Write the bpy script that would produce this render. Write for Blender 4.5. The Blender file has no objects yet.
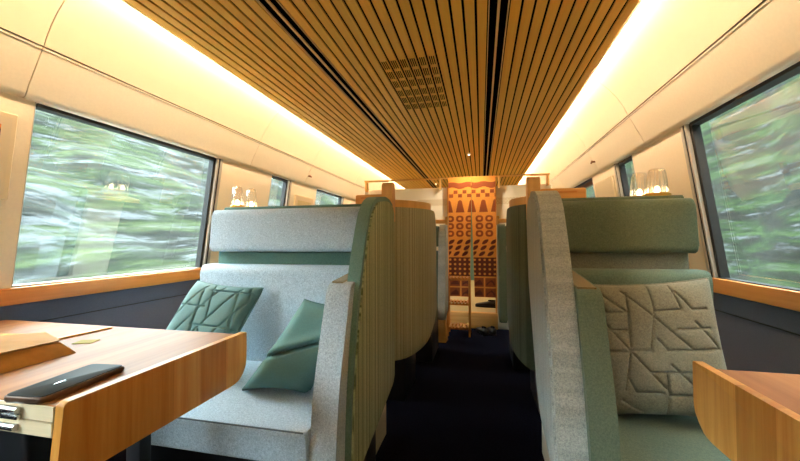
import bpy, bmesh, math, random
from mathutils import Vector, Matrix
random.seed(7)
S = bpy.context.scene
C = S.collection
PI = math.pi

# ------------------------------------------------------------------ camera
cam_d = bpy.data.cameras.new('camera')
cam = bpy.data.objects.new('camera', cam_d); C.objects.link(cam)
cam_d.sensor_width = 36.0
cam_d.lens = 36.0 * 357.0 / 800.0
cam_d.clip_start = 0.02
YAW, PITCH, ROLL = 0.2235, 0.0262, -0.004
fwd = Vector((-math.sin(YAW)*math.cos(PITCH), math.cos(YAW)*math.cos(PITCH), math.sin(PITCH)))
rgt = Vector((math.cos(YAW), math.sin(YAW), 0)); upv = rgt.cross(fwd)
r2 = math.cos(ROLL)*rgt + math.sin(ROLL)*upv; u2 = -math.sin(ROLL)*rgt + math.cos(ROLL)*upv
M4 = Matrix((r2, u2, -fwd)).transposed().to_4x4(); M4.translation = (0, 0, 1.1)
cam.matrix_world = M4
S.camera = cam

# ------------------------------------------------------------------ world (overcast daylight) and exposure
W = bpy.data.worlds.new('overcast_sky'); S.world = W; W.use_nodes = True
wn = W.node_tree.nodes; bgn = wn['Background']
bgn.inputs[0].default_value = (0.76, 0.91, 1.0, 1); bgn.inputs[1].default_value = 14.0
S.view_settings.view_transform = 'Standard'; S.view_settings.look = 'None'
S.view_settings.gamma = 1.0; S.view_settings.use_curve_mapping = False
S.view_settings.exposure = 0.98
LED_STRENGTH = 200.0
LED_COLOR = (1.0, 0.79, 0.55, 1)
S.cycles.max_bounces = 10; S.cycles.diffuse_bounces = 6; S.cycles.transparent_max_bounces = 12
S.cycles.sample_clamp_indirect = 6.0

# ------------------------------------------------------------------ materials
def srgb(r, g, b):
    f = lambda c: c/12.92 if c <= 0.04045 else ((c+0.055)/1.055)**2.4
    return (f(r/255), f(g/255), f(b/255), 1)
class NT:
    def __init__(s, name):
        s.m = bpy.data.materials.new(name); s.m.use_nodes = True; s.t = s.m.node_tree
        s.b = s.t.nodes['Principled BSDF']; s.out = s.t.nodes['Material Output']
    def n(s, typ, **kw):
        x = s.t.nodes.new(typ)
        for k, v in kw.items():
            if k.startswith('i_'):
                key = k[2:]; x.inputs[int(key) if key.isdigit() else key.replace('_', ' ')].default_value = v
            else: setattr(x, k, v)
        return x
    def l(s, a, b): s.t.links.new(a, b)
    def coords(s, scale, rot=(0, 0, 0)):
        tc = s.n('ShaderNodeTexCoord'); mp = s.n('ShaderNodeMapping')
        mp.inputs['Scale'].default_value = scale; mp.inputs['Rotation'].default_value = rot
        s.l(tc.outputs['Object'], mp.inputs[0]); return mp.outputs[0]
    def noise(s, vec, scale, detail=4, rough=.55):
        x = s.n('ShaderNodeTexNoise'); x.inputs['Scale'].default_value = scale
        x.inputs['Detail'].default_value = detail; x.inputs['Roughness'].default_value = rough
        s.l(vec, x.inputs['Vector']); return x.outputs['Fac']
    def ramp(s, fac, stops):
        x = s.n('ShaderNodeValToRGB'); e = x.color_ramp.elements
        while len(e) < len(stops): e.new(0.5)
        for k, (p, c) in enumerate(stops): e[k].position = p; e[k].color = c
        s.l(fac, x.inputs[0]); return x.outputs[0]
    def mix(s, a, b, fac, mode='MIX'):
        x = s.n('ShaderNodeMix'); x.data_type = 'RGBA'; x.blend_type = mode
        for sock, v in ((x.inputs[0], fac), (x.inputs[6], a), (x.inputs[7], b)):
            if hasattr(v, 'links'): s.l(v, sock)
            else: sock.default_value = v
        return x.outputs[2]
    def bump(s, h, strength, dist=.002):
        x = s.n('ShaderNodeBump'); x.inputs['Strength'].default_value = strength; x.inputs['Distance'].default_value = dist
        s.l(h, x.inputs['Height']); s.l(x.outputs[0], s.b.inputs['Normal'])
def plain(name, c, rough=.6, metal=0, noise=.0, nscale=30):
    t = NT(name); t.b.inputs['Roughness'].default_value = rough; t.b.inputs['Metallic'].default_value = metal
    v = t.coords((1, 1, 1)); f = t.noise(v, nscale)
    a = tuple(x*(1-noise) for x in c[:3])+(1,); b = tuple(min(1, x*(1+noise)) for x in c[:3])+(1,)
    t.l(t.ramp(f, [(.35, a), (.65, b)]), t.b.inputs['Base Color'])
    return t.m
def wood(name, c1, c2, axis='Y', rough=.45, fine=60, bands=None, rand=0.0, coat=0, spec=.4):
    """grain runs along axis; bands = colour variation from board to board across that axis"""
    t = NT(name); t.b.inputs['Roughness'].default_value = rough
    t.b.inputs['Specular IOR Level'].default_value = spec
    if coat: t.b.inputs['Coat Weight'].default_value = coat; t.b.inputs['Coat Roughness'].default_value = .25
    sc = {'X': (.04, 1, 1), 'Y': (1, .04, 1), 'Z': (1, 1, .04)}[axis]
    v = t.coords(sc); f = t.noise(v, fine, 5, .6); g = t.noise(v, fine*.22, 3, .5)
    x = t.n('ShaderNodeMath', operation='MULTIPLY_ADD'); t.l(g, x.inputs[0]); x.inputs[1].default_value = .6
    y = t.n('ShaderNodeMath', operation='MULTIPLY'); t.l(f, y.inputs[0]); y.inputs[1].default_value = .45
    t.l(y.outputs[0], x.inputs[2])
    col = t.ramp(x.outputs[0], [(.38, c1), (.66, c2)])
    if bands:
        bc = t.coords(bands[0]); bn = t.n('ShaderNodeTexVoronoi'); bn.voronoi_dimensions = '1D'; bn.feature = 'F1'
        sep = t.n('ShaderNodeSeparateXYZ'); t.l(bc, sep.inputs[0]); t.l(sep.outputs[bands[1]], bn.inputs['W'])
        bn.inputs['Scale'].default_value = 1.0
        sp = t.n('ShaderNodeSeparateXYZ'); t.l(bn.outputs['Color'], sp.inputs[0])
        k = t.ramp(sp.outputs[0], [(0, bands[2]), (1, bands[3])])
        col = t.mix(col, k, 1.0, 'MULTIPLY')
    if rand:
        oi = t.n('ShaderNodeObjectInfo')
        k = t.ramp(oi.outputs['Random'], [(0, (1-rand, 1-rand, 1-rand*1.2, 1)), (1, (1, 1, 1, 1))])
        col = t.mix(col, k, 1.0, 'MULTIPLY')
    t.l(col, t.b.inputs['Base Color']); t.bump(f, .15, .001)
    return t.m
def fabric(name, c1, c2, scale=420, stripes=None, rough=.9, mid=170):
    """heathered weave; stripes = (axis index, frequency, dark colour)"""
    t = NT(name); t.b.inputs['Roughness'].default_value = rough; t.b.inputs['Specular IOR Level'].default_value = .2
    t.b.inputs['Sheen Weight'].default_value = .15
    v = t.coords((1, 1, 1)); f = t.noise(v, scale, 2, .6); g = t.noise(v, mid, 2, .7)
    x = t.n('ShaderNodeMath', operation='ADD'); t.l(f, x.inputs[0]); t.l(g, x.inputs[1])
    y = t.n('ShaderNodeMath', operation='MULTIPLY'); t.l(x.outputs[0], y.inputs[0]); y.inputs[1].default_value = .5
    col = t.ramp(y.outputs[0], [(.38, c1), (.62, c2)])
    if stripes:
        sep = t.n('ShaderNodeSeparateXYZ'); tc = t.n('ShaderNodeTexCoord'); t.l(tc.outputs['Object'], sep.inputs[0])
        ad = t.n('ShaderNodeMath', operation='ADD'); 
        a1 = t.n('ShaderNodeMath', operation='MULTIPLY'); t.l(sep.outputs[0], a1.inputs[0]); a1.inputs[1].default_value = stripes[0][0]
        a2 = t.n('ShaderNodeMath', operation='MULTIPLY'); t.l(sep.outputs[1], a2.inputs[0]); a2.inputs[1].default_value = stripes[0][1]
        t.l(a1.outputs[0], ad.inputs[0]); t.l(a2.outputs[0], ad.inputs[1])
        ns = t.n('ShaderNodeTexNoise'); ns.noise_dimensions = '1D'; ns.inputs['Scale'].default_value = stripes[1]; ns.inputs['Detail'].default_value = 2
        t.l(ad.outputs[0], ns.inputs['W'])
        k = t.ramp(ns.outputs['Fac'], [(.40, stripes[2]), (.58, (1, 1, 1, 1))])
        col = t.mix(col, k, 1.0, 'MULTIPLY')
        t.bump(ns.outputs['Fac'], .3, .004)
    else: t.bump(y.outputs[0], .25, .0015)
    t.l(col, t.b.inputs['Base Color'])
    return t.m
def emit(name, c, strength):
    t = NT(name); t.b.inputs['Emission Color'].default_value = c; t.b.inputs['Emission Strength'].default_value = strength
    t.b.inputs['Base Color'].default_value = c
    return t.m
def pane_mat(name, base, gain, tint=(1, 1, 1, 1)):
    t = NT(name)
    tr = t.n('ShaderNodeBsdfTransparent'); tr.inputs[0].default_value = tint
    gl = t.n('ShaderNodeBsdfGlossy'); gl.inputs['Roughness'].default_value = .01; gl.inputs[0].default_value = (1, 1, 1, 1)
    lw = t.n('ShaderNodeLayerWeight'); lw.inputs[0].default_value = .5
    p = t.n('ShaderNodeMath', operation='POWER'); t.l(lw.outputs['Facing'], p.inputs[0]); p.inputs[1].default_value = 3.5
    q = t.n('ShaderNodeMath', operation='MULTIPLY_ADD'); t.l(p.outputs[0], q.inputs[0]); q.inputs[1].default_value = gain; q.inputs[2].default_value = base
    mx = t.n('ShaderNodeMixShader'); t.l(q.outputs[0], mx.inputs[0]); t.l(tr.outputs[0], mx.inputs[1]); t.l(gl.outputs[0], mx.inputs[2])
    t.l(mx.outputs[0], t.out.inputs[0]); return t.m

m_cream = plain('cream_wall_laminate', srgb(240, 226, 198), .5, noise=.02, nscale=90)
m_cove = plain('cove_laminate_dimmed', srgb(206, 188, 156), .55, noise=.01)  # same laminate as the walls, colour darkened to hold back the strip's glare
m_dark = plain('black_backing', (.004, .0035, .003, 1), 1.0); m_dark.node_tree.nodes['Principled BSDF'].inputs['Specular IOR Level'].default_value = 0.0
m_joint = plain('joint_grey', srgb(150, 135, 110), .7)
m_slat = wood('ceiling_slat_wood', srgb(246, 184, 70), srgb(255, 206, 92), 'Y', .5, 55, rand=.12)
m_edge = wood('light_edge_wood', srgb(226, 184, 120), srgb(240, 206, 150), 'Y', .45)
m_ledge = wood('ledge_wood', srgb(204, 128, 58), srgb(224, 154, 80), 'Y', .4, 60)
m_dado = plain('charcoal_dado', srgb(84, 88, 108), .75, noise=.08, nscale=220)
m_carpet = fabric('navy_carpet', srgb(11, 11, 17), srgb(22, 22, 33), 300, mid=90)
for k_ in ('Sheen Weight', 'Specular IOR Level'): m_carpet.node_tree.nodes['Principled BSDF'].inputs[k_].default_value = 0.0
m_top = wood('table_top_wood', srgb(134, 86, 46), srgb(170, 118, 70), 'Y', .45, 30, spec=.10)
m_fascia = wood('fascia_wood', srgb(226, 152, 72), srgb(248, 190, 104), 'Z', .38, 130, bands=((0, 11, 0), 1, (.66, .56, .44, 1), (1.0, 1.0, 1.0, 1)), spec=.2)
m_ply = wood('leaf_end_wood', srgb(214, 190, 150), srgb(236, 218, 184), 'X', .5)
m_honey = wood('honey_wood', srgb(220, 160, 84), srgb(242, 192, 116), 'Z', .4, 45)
m_honeyx = wood('honey_wood_board', srgb(220, 160, 84), srgb(242, 192, 116), 'X', .4, 45)
m_rack = wood('rack_wood', srgb(186, 112, 48), srgb(214, 142, 66), 'Z', .45, 45)
m_metal = plain('brushed_metal', (.6, .6, .6, 1), .25, 1)
m_alu = plain('pale_aluminium', srgb(196, 190, 178), .4, .3)
m_black = plain('black_rubber', (.012, .011, .011, 1), .6)
m_post = plain('black_steel', (.02, .02, .024, 1), .4, .4)
m_glass = pane_mat('window_glass', .07, .75, (.96, .99, .97, 1))
m_shade = pane_mat('ribbed_lamp_glass', .22, .75, (.98, .96, .92, 1))
m_bulb = emit('lamp_bulb', (1, .74, .42, 1), 12)
m_led = emit('cove_led', LED_COLOR, LED_STRENGTH)
m_brass = plain('lamp_base_brass', srgb(206, 160, 70), .35, .6)
m_bluegrey = fabric('blue_grey_heather', srgb(152, 170, 184), srgb(206, 220, 230))
m_bluegrey_d = fabric('armrest_grey_heather', srgb(146, 158, 168), srgb(200, 210, 216))
m_teal = fabric('teal_fabric', srgb(74, 106, 98), srgb(92, 124, 114), 300)
m_olive = fabric('olive_striped_fabric', srgb(162, 170, 130), srgb(188, 192, 152), 300, ((0, 1), 95, (.30, .34, .28, 1)))
m_greygreen = fabric('grey_green_striped_fabric', srgb(180, 178, 146), srgb(202, 198, 166), 300, ((1, 1), 110, (.55, .56, .52, 1)))
m_wgrey = fabric('pale_grey_striped_fabric', srgb(152, 160, 158), srgb(200, 204, 198), 360, ((0, 1), 60, (.82, .82, .82, 1)))
m_green = fabric('moss_green_fabric', srgb(74, 88, 70), srgb(98, 110, 88), 360)
m_seatgreen = fabric('sage_green_fabric', srgb(84, 102, 88), srgb(106, 122, 104), 360)
m_darkgreen = fabric('dark_green_striped_fabric', srgb(84, 96, 78), srgb(108, 116, 94), 300, ((1, 1), 110, (.55, .58, .55, 1)))
m_bandgrey = fabric('grey_band_fabric', srgb(108, 112, 98), srgb(138, 138, 122), 360)
m_rim = fabric('sage_teal_rim_fabric', srgb(92, 122, 112), srgb(112, 142, 130), 300)
m_pipe = plain('dark_grey_piping', srgb(96, 106, 114), .8)
m_pteal = plain('teal_quilt', srgb(96, 130, 128), .7, noise=.05, nscale=200)
m_pteal2 = plain('teal_cotton', srgb(92, 128, 122), .85, noise=.05, nscale=200)
m_pgrey = fabric('grey_brown_quilt', srgb(116, 116, 100), srgb(148, 146, 128), 420)
m_tan = fabric('tan_edging', srgb(128, 112, 80), srgb(152, 134, 100), 300)
m_white = plain('white_partition', srgb(250, 244, 226), .55)
m_lattice = plain('lattice_print', srgb(208, 186, 140), .6)
m_norenc = plain('ochre_cloth', srgb(236, 156, 66), .9, noise=.06, nscale=60)
m_norenp = plain('brown_print', srgb(150, 74, 34), .9)
m_norend = plain('dark_brown_print', srgb(104, 44, 24), .9)
m_kraft = plain('kraft_paper', srgb(196, 146, 84), .8, noise=.06, nscale=40)
m_kraftl = plain('pale_paper', srgb(176, 134, 88), .75, noise=.05, nscale=30)
m_gold = plain('gold_sticker', srgb(140, 122, 36), .6, .0)
m_phone = plain('black_phone_case', (.012, .014, .012, 1), .6); m_phone.node_tree.nodes['Principled BSDF'].inputs['Specular IOR Level'].default_value = .2
m_phoneb = plain('brown_phone_edge', srgb(84, 62, 48), .35, .3)
m_shoe = plain('black_leather', (.012, .010, .009, 1), .45)
m_tatami = plain('pale_mat_floor', srgb(206, 198, 160), .7, noise=.05, nscale=80)
m_tealwall = plain('teal_end_wall', srgb(120, 160, 146), .7)
m_mat = plain('picture_mat', srgb(222, 206, 172), .7)
m_pframe = plain('pale_frame', srgb(226, 208, 170), .5)
m_hookm = plain('bronze_hook', srgb(140, 92, 48), .4, .6)
for m_ in (m_gold, m_kraft, m_kraftl): m_.node_tree.nodes['Principled BSDF'].inputs['Specular IOR Level'].default_value = .05
m_blind = plain('brown_blind', srgb(104, 66, 40), .7)

# ------------------------------------------------------------------ mesh helpers
ORG = {}
def mk(name, bm, mat, parent=None, ang=40):
    bmesh.ops.recalc_face_normals(bm, faces=bm.faces[:])
    me = bpy.data.meshes.new(name)
    off = ORG.get(parent, Vector((0, 0, 0))) if parent else Vector((0, 0, 0))
    if off.length: bmesh.ops.translate(bm, verts=bm.verts[:], vec=-off)
    bm.to_mesh(me); bm.free()
    for p in me.polygons: p.use_smooth = True
    try: me.set_sharp_from_angle(angle=math.radians(ang))
    except Exception: pass
    me.materials.append(mat)
    o = bpy.data.objects.new(name, me); C.objects.link(o)
    if parent: o.parent = parent; ORG[o] = off
    return o
def thing(name, label, cat, loc=(0, 0, 0), group=None):
    o = bpy.data.objects.new(name, None); C.objects.link(o); o.location = loc; o.empty_display_size = .1
    ORG[o] = Vector(loc); o['label'] = label; o['category'] = cat
    if group: o['group'] = group
    return o
def tag(o, label, cat=None, group=None, kind=None):
    o['label'] = label
    if cat: o['category'] = cat
    if group: o['group'] = group
    if kind: o['kind'] = kind
    return o
def struct(o, label=None):
    o['kind'] = 'structure'
    if label: o['label'] = label
    return o
def bev(bm, r, seg=2, edges=None):
    if r > 0: bmesh.ops.bevel(bm, geom=edges or bm.edges[:], offset=r, segments=seg, profile=.5, affect='EDGES', clamp_overlap=True)
    return bm
def hexa(pts):
    """8 corners: bottom loop 4, top loop 4"""
    bm = bmesh.new(); v = [bm.verts.new(p) for p in pts]
    for f in ((3, 2, 1, 0), (4, 5, 6, 7), (0, 1, 5, 4), (1, 2, 6, 5), (2, 3, 7, 6), (3, 0, 4, 7)): bm.faces.new([v[i] for i in f])
    return bm
def box(x0, x1, y0, y1, z0, z1, r=0, seg=2):
    return bev(hexa([(x0, y0, z0), (x1, y0, z0), (x1, y1, z0), (x0, y1, z0), (x0, y0, z1), (x1, y0, z1), (x1, y1, z1), (x0, y1, z1)]), r, seg)
def prism(poly, a0, a1, axis='X', r=0, seg=2):
    """poly in the other two axes: X->(y,z)  Y->(x,z)  Z->(x,y)"""
    P = {'X': lambda p, a: (a, p[0], p[1]), 'Y': lambda p, a: (p[0], a, p[1]), 'Z': lambda p, a: (p[0], p[1], a)}[axis]
    bm = bmesh.new(); A = [bm.verts.new(P(p, a0)) for p in poly]; B = [bm.verts.new(P(p, a1)) for p in poly]
    bm.faces.new(A); bm.faces.new(B[::-1]); n = len(poly)
    for i in range(n): bm.faces.new((A[i], B[i], B[(i+1) % n], A[(i+1) % n]))
    if r > 0:
        caps = set(bm.faces[:2]); es = [e for e in bm.edges if any(f in caps for f in e.link_faces)]
        bev(bm, r, seg, es)
    return bm
def rpoly(pts, rad, seg=5):
    """round the corners of a polygon; rad = one radius or list"""
    out = []; n = len(pts)
    for i in range(n):
        r = rad[i] if isinstance(rad, (list, tuple)) else rad
        p = Vector(pts[i]); a = Vector(pts[i-1])-p; b = Vector(pts[(i+1) % n])-p
        r = min(r, a.length*.48, b.length*.48)
        if r < 1e-5: out.append(tuple(p)); continue
        A = p+a.normalized()*r; B = p+b.normalized()*r
        for k in range(seg+1):
            t = k/seg; q = A*(1-t)**2+p*2*t*(1-t)+B*t*t; out.append((q.x, q.y))
    return out
def lathe(prof, cx, cy, seg=24, ribs=0, amp=0):
    bm = bmesh.new(); rings = []
    for r, z in prof:
        ring = []
        for k in range(seg):
            a = 2*PI*k/seg; rr = r*(1+amp*math.cos(ribs*a)) if ribs else r
            ring.append(bm.verts.new((cx+rr*math.cos(a), cy+rr*math.sin(a), z)))
        rings.append(ring)
    for A, B in zip(rings, rings[1:]):
        for k in range(seg): bm.faces.new((A[k], A[(k+1) % seg], B[(k+1) % seg], B[k]))
    bm.faces.new(rings[0][::-1]); bm.faces.new(rings[-1])
    return bm
def tube(pts, r, seg=8, bm=None):
    bm = bm or bmesh.new(); rings = []
    for i, p in enumerate(pts):
        p = Vector(p); d = (Vector(pts[min(i+1, len(pts)-1)])-Vector(pts[max(i-1, 0)])).normalized()
        a = d.cross(Vector((0, 0, 1))) if abs(d.z) < .9 else d.cross(Vector((1, 0, 0))); a.normalize(); b = d.cross(a)
        rings.append([bm.verts.new(p+r*(math.cos(2*PI*k/seg)*a+math.sin(2*PI*k/seg)*b)) for k in range(seg)])
    for A, B in zip(rings, rings[1:]):
        for k in range(seg): bm.faces.new((A[k], A[(k+1) % seg], B[(k+1) % seg], B[k]))
    bm.faces.new(rings[0][::-1]); bm.faces.new(rings[-1])
    return bm
def merge(*bms):
    out = bmesh.new()
    for b in bms:
        me = bpy.data.meshes.new('tmp'); b.to_mesh(me); b.free(); out.from_mesh(me); bpy.data.meshes.remove(me)
    return out
def copy_of(o, parent, loc):
    c = o.copy(); C.objects.link(c); c.parent = parent; c.location = loc; return c

# ------------------------------------------------------------------ the carriage shell
CX = -0.39                       # centre line of the carriage
Y0, Y1 = -5.6, 8.2
floor = struct(mk('floor', box(CX-1.62, CX+1.62, Y0-.05, Y1+.05, -.05, 0), m_carpet), 'dark navy carpet in the aisle')
struct(mk('wall_rear', box(CX-1.62, CX+1.62, Y0-.06, Y0, 0, 2.28), m_cream), 'cream wall behind the viewer')
struct(mk('wall_far', box(CX-1.62, CX+1.62, Y1, Y1+.06, 0, 2.28), m_tealwall), 'pale teal end wall behind the curtain')

def hw(z): return 1.51-(z-.907)*.1432
def wp(s, y, z, d): return (CX+s*(hw(z)+d), y, z)
WINS = {-1: [(-5.2, -4.0), (-3.6, -2.5), (-1.75, .50), (1.09, 2.15), (2.80, 3.10), (3.68, 4.46)], 1: [(-5.2, -4.0), (-3.6, -2.5), (-1.75, .50), (1.09, 2.07), (2.72, 3.02), (3.62, 4.4)]}  # first three per side: unseen behind the camera, added and widened for daylight
ZS, ZT = .907, 1.675
win_n = 0
for s, side in ((-1, 'left'), (1, 'right')):
    wl = struct(mk('wall_'+side, box(*sorted((CX+s*1.53, CX+s*1.62)), Y0, Y1, 0, .84), m_dado), 'charcoal lower wall on the %s side' % side)
    # dado seam, ledge boards
    for a, b in ((Y0, -3), (-2.996, -.3), (-.296, .775), (.779, 2.33), (2.334, 3.35), (3.354, 4.9), (4.904, Y1)):
        mk('ledge_board', box(*sorted((CX+s*1.492, CX+s*1.562)), a, b, .838, ZS, .004), m_ledge, wl)
    mk('dado_seam', box(*sorted((CX+s*1.526, CX+s*1.534)), Y0, Y1, .742, .746), m_black, wl)
    # piers between the windows
    ed = [Y0]+[v for w in WINS[s] for v in w]+[Y1]
    for a, b in zip(ed[::2], ed[1::2]):
        pts = [wp(s, a, ZS, 0), wp(s, b, ZS, 0), wp(s, b, ZS, .05), wp(s, a, ZS, .05), wp(s, a, ZT, 0), wp(s, b, ZT, 0), wp(s, b, ZT, .05), wp(s, a, ZT, .05)]
        mk('wall_panel', hexa(pts), m_cream, wl)
    # rounded lintel panels above the windows, then the cove panels
    lint = [(CX+s*x, z) for x, z in ((1.452, 1.675), (1.396, 1.675), (1.384, 1.682), (1.376, 1.70), (1.364, 1.73), (1.294, 1.868), (1.33, 1.868), (1.44, 1.72))]
    cove_in = [(1.290, 1.872), (1.278, 1.905), (1.255, 1.95), (1.222, 2.0), (1.18, 2.05), (1.13, 2.10), (1.07, 2.145), (1.0, 2.18), (.92, 2.205), (.82, 2.22)]
    cove = [(CX+s*x, z) for x, z in cove_in]+[(CX+s*x, z+.02) for x, z in reversed([(p[0]+.02, p[1]) for p in cove_in])]
    for a, b in ((Y0, -3.2), (-3.196, -.35), (-.346, 1.045), (1.049, 2.47), (2.474, 3.36), (3.364, 4.6), (4.604, Y1)):
        mk('lintel_panel', prism(lint, a, b, 'Y'), m_cream, wl, 50)
        mk('cove_panel', prism(cove, a, b, 'Y'), m_cove, wl, 60)
    jb = [(CX+s*x, z) for x, z in ((1.296, 1.86), (1.30, 1.88), (1.33, 1.88), (1.33, 1.86))]
    mk('joint_strip', prism(jb, Y0, Y1, 'Y'), m_joint, wl)
    # back skin so that daylight enters only by the windows
    sk = [(CX+s*x, z) for x, z in ((1.455, 1.677), (1.62, 2.0), (1.62, 2.28), (1.60, 2.28), (1.60, 2.0), (1.435, 1.73))]
    mk('outer_skin', prism(sk, Y0, Y1, 'Y'), m_dark, wl)
    for (a, b) in WINS[s]:
        win_n += 1
        w = bpy.data.objects.new('window_%d' % win_n, None); C.objects.link(w); w.location = (CX+s*1.5, (a+b)/2, ZS); ORG[w] = Vector(w.location)
        struct(w, 'train window with black gasket and pale aluminium frame, %s wall' % side); w['kind'] = 'structure'
        mk('pane', hexa([wp(s, a, ZS, .050), wp(s, b, ZS, .050), wp(s, b, ZS, .054), wp(s, a, ZS, .054), wp(s, a, ZT, .050), wp(s, b, ZT, .050), wp(s, b, ZT, .054), wp(s, a, ZT, .054)]), m_glass, w)
        def strip(nm, ya, yb, za, zb, d0, d1, mt):
            mk(nm, hexa([wp(s, ya, za, d0), wp(s, yb, za, d0), wp(s, yb, za, d1), wp(s, ya, za, d1), wp(s, ya, zb, d0), wp(s, yb, zb, d0), wp(s, yb, zb, d1), wp(s, ya, zb, d1)]), mt, w)
        g = .022
        strip('gasket', a+.003, a+.012, ZS, ZT, .030, .049, m_black); strip('gasket', b-.012-g, b-.012, ZS, ZT, .012, .049, m_black)
        strip('gasket', a+.013, b-.035, ZT-.014, ZT, .004, .049, m_black)
        strip('jamb', a, a+.003, ZS, ZT, -.001, .049, m_alu); strip('jamb', b-.012, b, ZS, ZT, -.004, .049, m_alu)
        strip('jamb', b+.004, b+.012, ZS, ZT, -.004, -.0005, m_black); strip('jamb', b+.014, b+.034, ZS, ZT, -.006, -.0005, m_alu)
        strip('sill_strip', a, b, ZS, ZS+(.008 if s < 0 else .004), .004, .049, m_alu if s < 0 else m_black)
        if s == 1 and a > 3.5: strip('roller_blind', a+.04, b-.04, ZT-.05, ZT-.015, .02, .045, m_blind)

# ------------------------------------------------------------------ slatted ceiling
PITCH_S, GAP = .0538, .0112
ceil = struct(mk('ceiling', box(CX-1.052, CX+1.052, Y0, 8.15, 2.1095, 2.132), m_dark), 'slatted wooden ceiling with dark gaps')
mk('roof_skin', box(CX-1.62, CX+1.62, Y0, Y1, 2.262, 2.28), m_cove, ceil)
xs = [-PITCH_S*8+PITCH_S*k for k in range(16)]
xs += [.517+PITCH_S*k for k in range(10)] + [-.517-PITCH_S*(k+1) for k in range(10)]
first = None; slat_at = {}
for x in sorted(xs):
    if first is None:
        first = mk('slat', box(x+CX+GAP/2, x+CX+PITCH_S-GAP/2, Y0, 8.15, 2.100, 2.109, .0012, 1), m_slat, ceil); fx = x
    else: copy_of(first, ceil, (x-fx, 0, 0))
for s in (-1, 1):
    mk('slot_strip', box(*sorted((CX+s*.468, CX+s*.479)), Y0, 8.15, 2.101, 2.109), m_edge, ceil)
    mk('edge_trim', box(*sorted((CX+s*1.0555, CX+s*1.060)), Y0, 8.15, 2.099, 2.1325), m_edge, ceil)
    mk('slot_lip', box(*sorted((CX+s*.512, CX+s*.517)), Y0, 8.15, 2.0998, 2.109), m_edge, ceil)
    mk('slot_lip', box(*sorted((CX+s*.4305, CX+s*.4345)), Y0, 8.15, 2.0998, 2.109), m_edge, ceil)
    led = mk('cove_light_strip', box(*sorted((CX+s*1.024, CX+s*1.055)), Y0+.05, 8.1, 2.1335, 2.151), m_led)
    tag(led, 'warm glowing cove light strip above the %s ceiling edge' % ('left' if s < 0 else 'right'), 'light', 'cove light strips')
# air vent: slits let into six slats
vb = []
for c in range(6):
    x0 = CX-PITCH_S*3+PITCH_S*c
    for r in range(6):
        ya = 1.915+.128*r+(0.01 if r > 2 else -.005)
        for k in range(3):
            xa = x0+.0132+.0112*k
            vb.append(box(xa, xa+.0050, ya, ya+.090, 2.0985, 2.1035))
v = mk('vent_slits', merge(*vb), m_dark, ceil); v['label'] = 'grid of short black air slits'; v['kind'] = 'stuff'
m_spot = emit('downlight_lens', (1, .82, .58, 1), 6)
for i, (x, y) in enumerate(((-.129, 4.18), (-.784, 5.73), (-.768, 6.26))):
    t = thing('ceiling_downlight', ('tiny white ceiling downlight before the curtain', 'tiny white ceiling downlight just beyond the left partition panel', 'farthest tiny white ceiling downlight beyond the left partition panel')[i], 'light', (x, y, 2.09), 'ceiling downlights')
    mk('housing', lathe([(.015, 2.078), (.017, 2.080), (.017, 2.0995), (.010, 2.0998)], x, y, 16), m_white, t)
    mk('lens', lathe([(.002, 2.0755), (.011, 2.0765), (.011, 2.0778)], x, y, 16), m_spot, t)
    ld = bpy.data.lights.new('downlight_beam', 'SPOT'); ld.energy = 13; ld.color = (1, .80, .55); ld.spot_size = math.radians(150); ld.spot_blend = .6; ld.shadow_soft_size = .05
    lo = bpy.data.objects.new('downlight_beam', ld); C.objects.link(lo); lo.parent = t; lo.location = (0, 0, -.02)

# ------------------------------------------------------------------ end partition, step, room behind
PY = 4.56
for nm, a, b in (('left', -1.52, -.40), ('right', .165, .83)):
    o = struct(mk('wall_partition_'+nm, box(a, b, PY, PY+.04, 0, 1.765, .004), m_white), 'cream partition panel %s of the curtain' % nm)
    lb = []
    x0, x1 = (-.80, -.42) if nm == 'left' else (.185, .60)
    n = int((x1-x0)/.038)
    for k in range(n):
        for r in range(2):
            cx, cz = x0+.038*(k+.5), 1.555+.042*r
            for (ax, az, bx, bz) in ((-.018, 0, 0, .02), (0, .02, .018, 0), (.018, 0, 0, -.02), (0, -.02, -.018, 0)):
                d = Vector((bx-ax, bz-az)).normalized()*.0; nx, nz = -(bz-az), bx-ax; L = math.hypot(nx, nz); nx, nz = nx/L*.003, nz/L*.003
                lb.append(hexa([(cx+ax+nx, PY-.002, cz+az+nz), (cx+ax-nx, PY-.002, cz+az-nz), (cx+bx-nx, PY-.002, cz+bz-nz), (cx+bx+nx, PY-.002, cz+bz+nz),
                                (cx+ax+nx, PY+.001, cz+az+nz), (cx+ax-nx, PY+.001, cz+az-nz), (cx+bx-nx, PY+.001, cz+bz-nz), (cx+bx+nx, PY+.001, cz+bz+nz)]))
    mk('lattice_band', merge(*lb), m_lattice, o)['kind'] = 'stuff'
    mk('edge_post', box(*((-.42, -.40) if nm == 'left' else (.165, .185)), PY-.012, PY+.052, 0, 1.77, .003), m_honey, o)
struct(mk('floor_raised', box(-1.6, 1.0, PY+.06, Y1, .001, .19), m_tatami), 'pale raised floor behind the curtain')
o = struct(mk('trim_1', box(-.40, .19, PY-.03, PY+.06, .001, .195, .006), m_honeyx), 'wooden step edge below the curtain')
rod = thing('curtain_rod', 'thin wooden rail running across above the end partition', 'rail', (-.11, 4.5, 1.85))
mk('rail', tube([(-1.5, 4.5, 1.872), (.80, 4.5, 1.872)], .012), m_honeyx, rod)
for x in (-.50, .22, .78, -1.48): mk('rail_post', box(x-.014, x+.014, 4.49, 4.56, 1.74, 1.872, .004), m_honey, rod)

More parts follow.
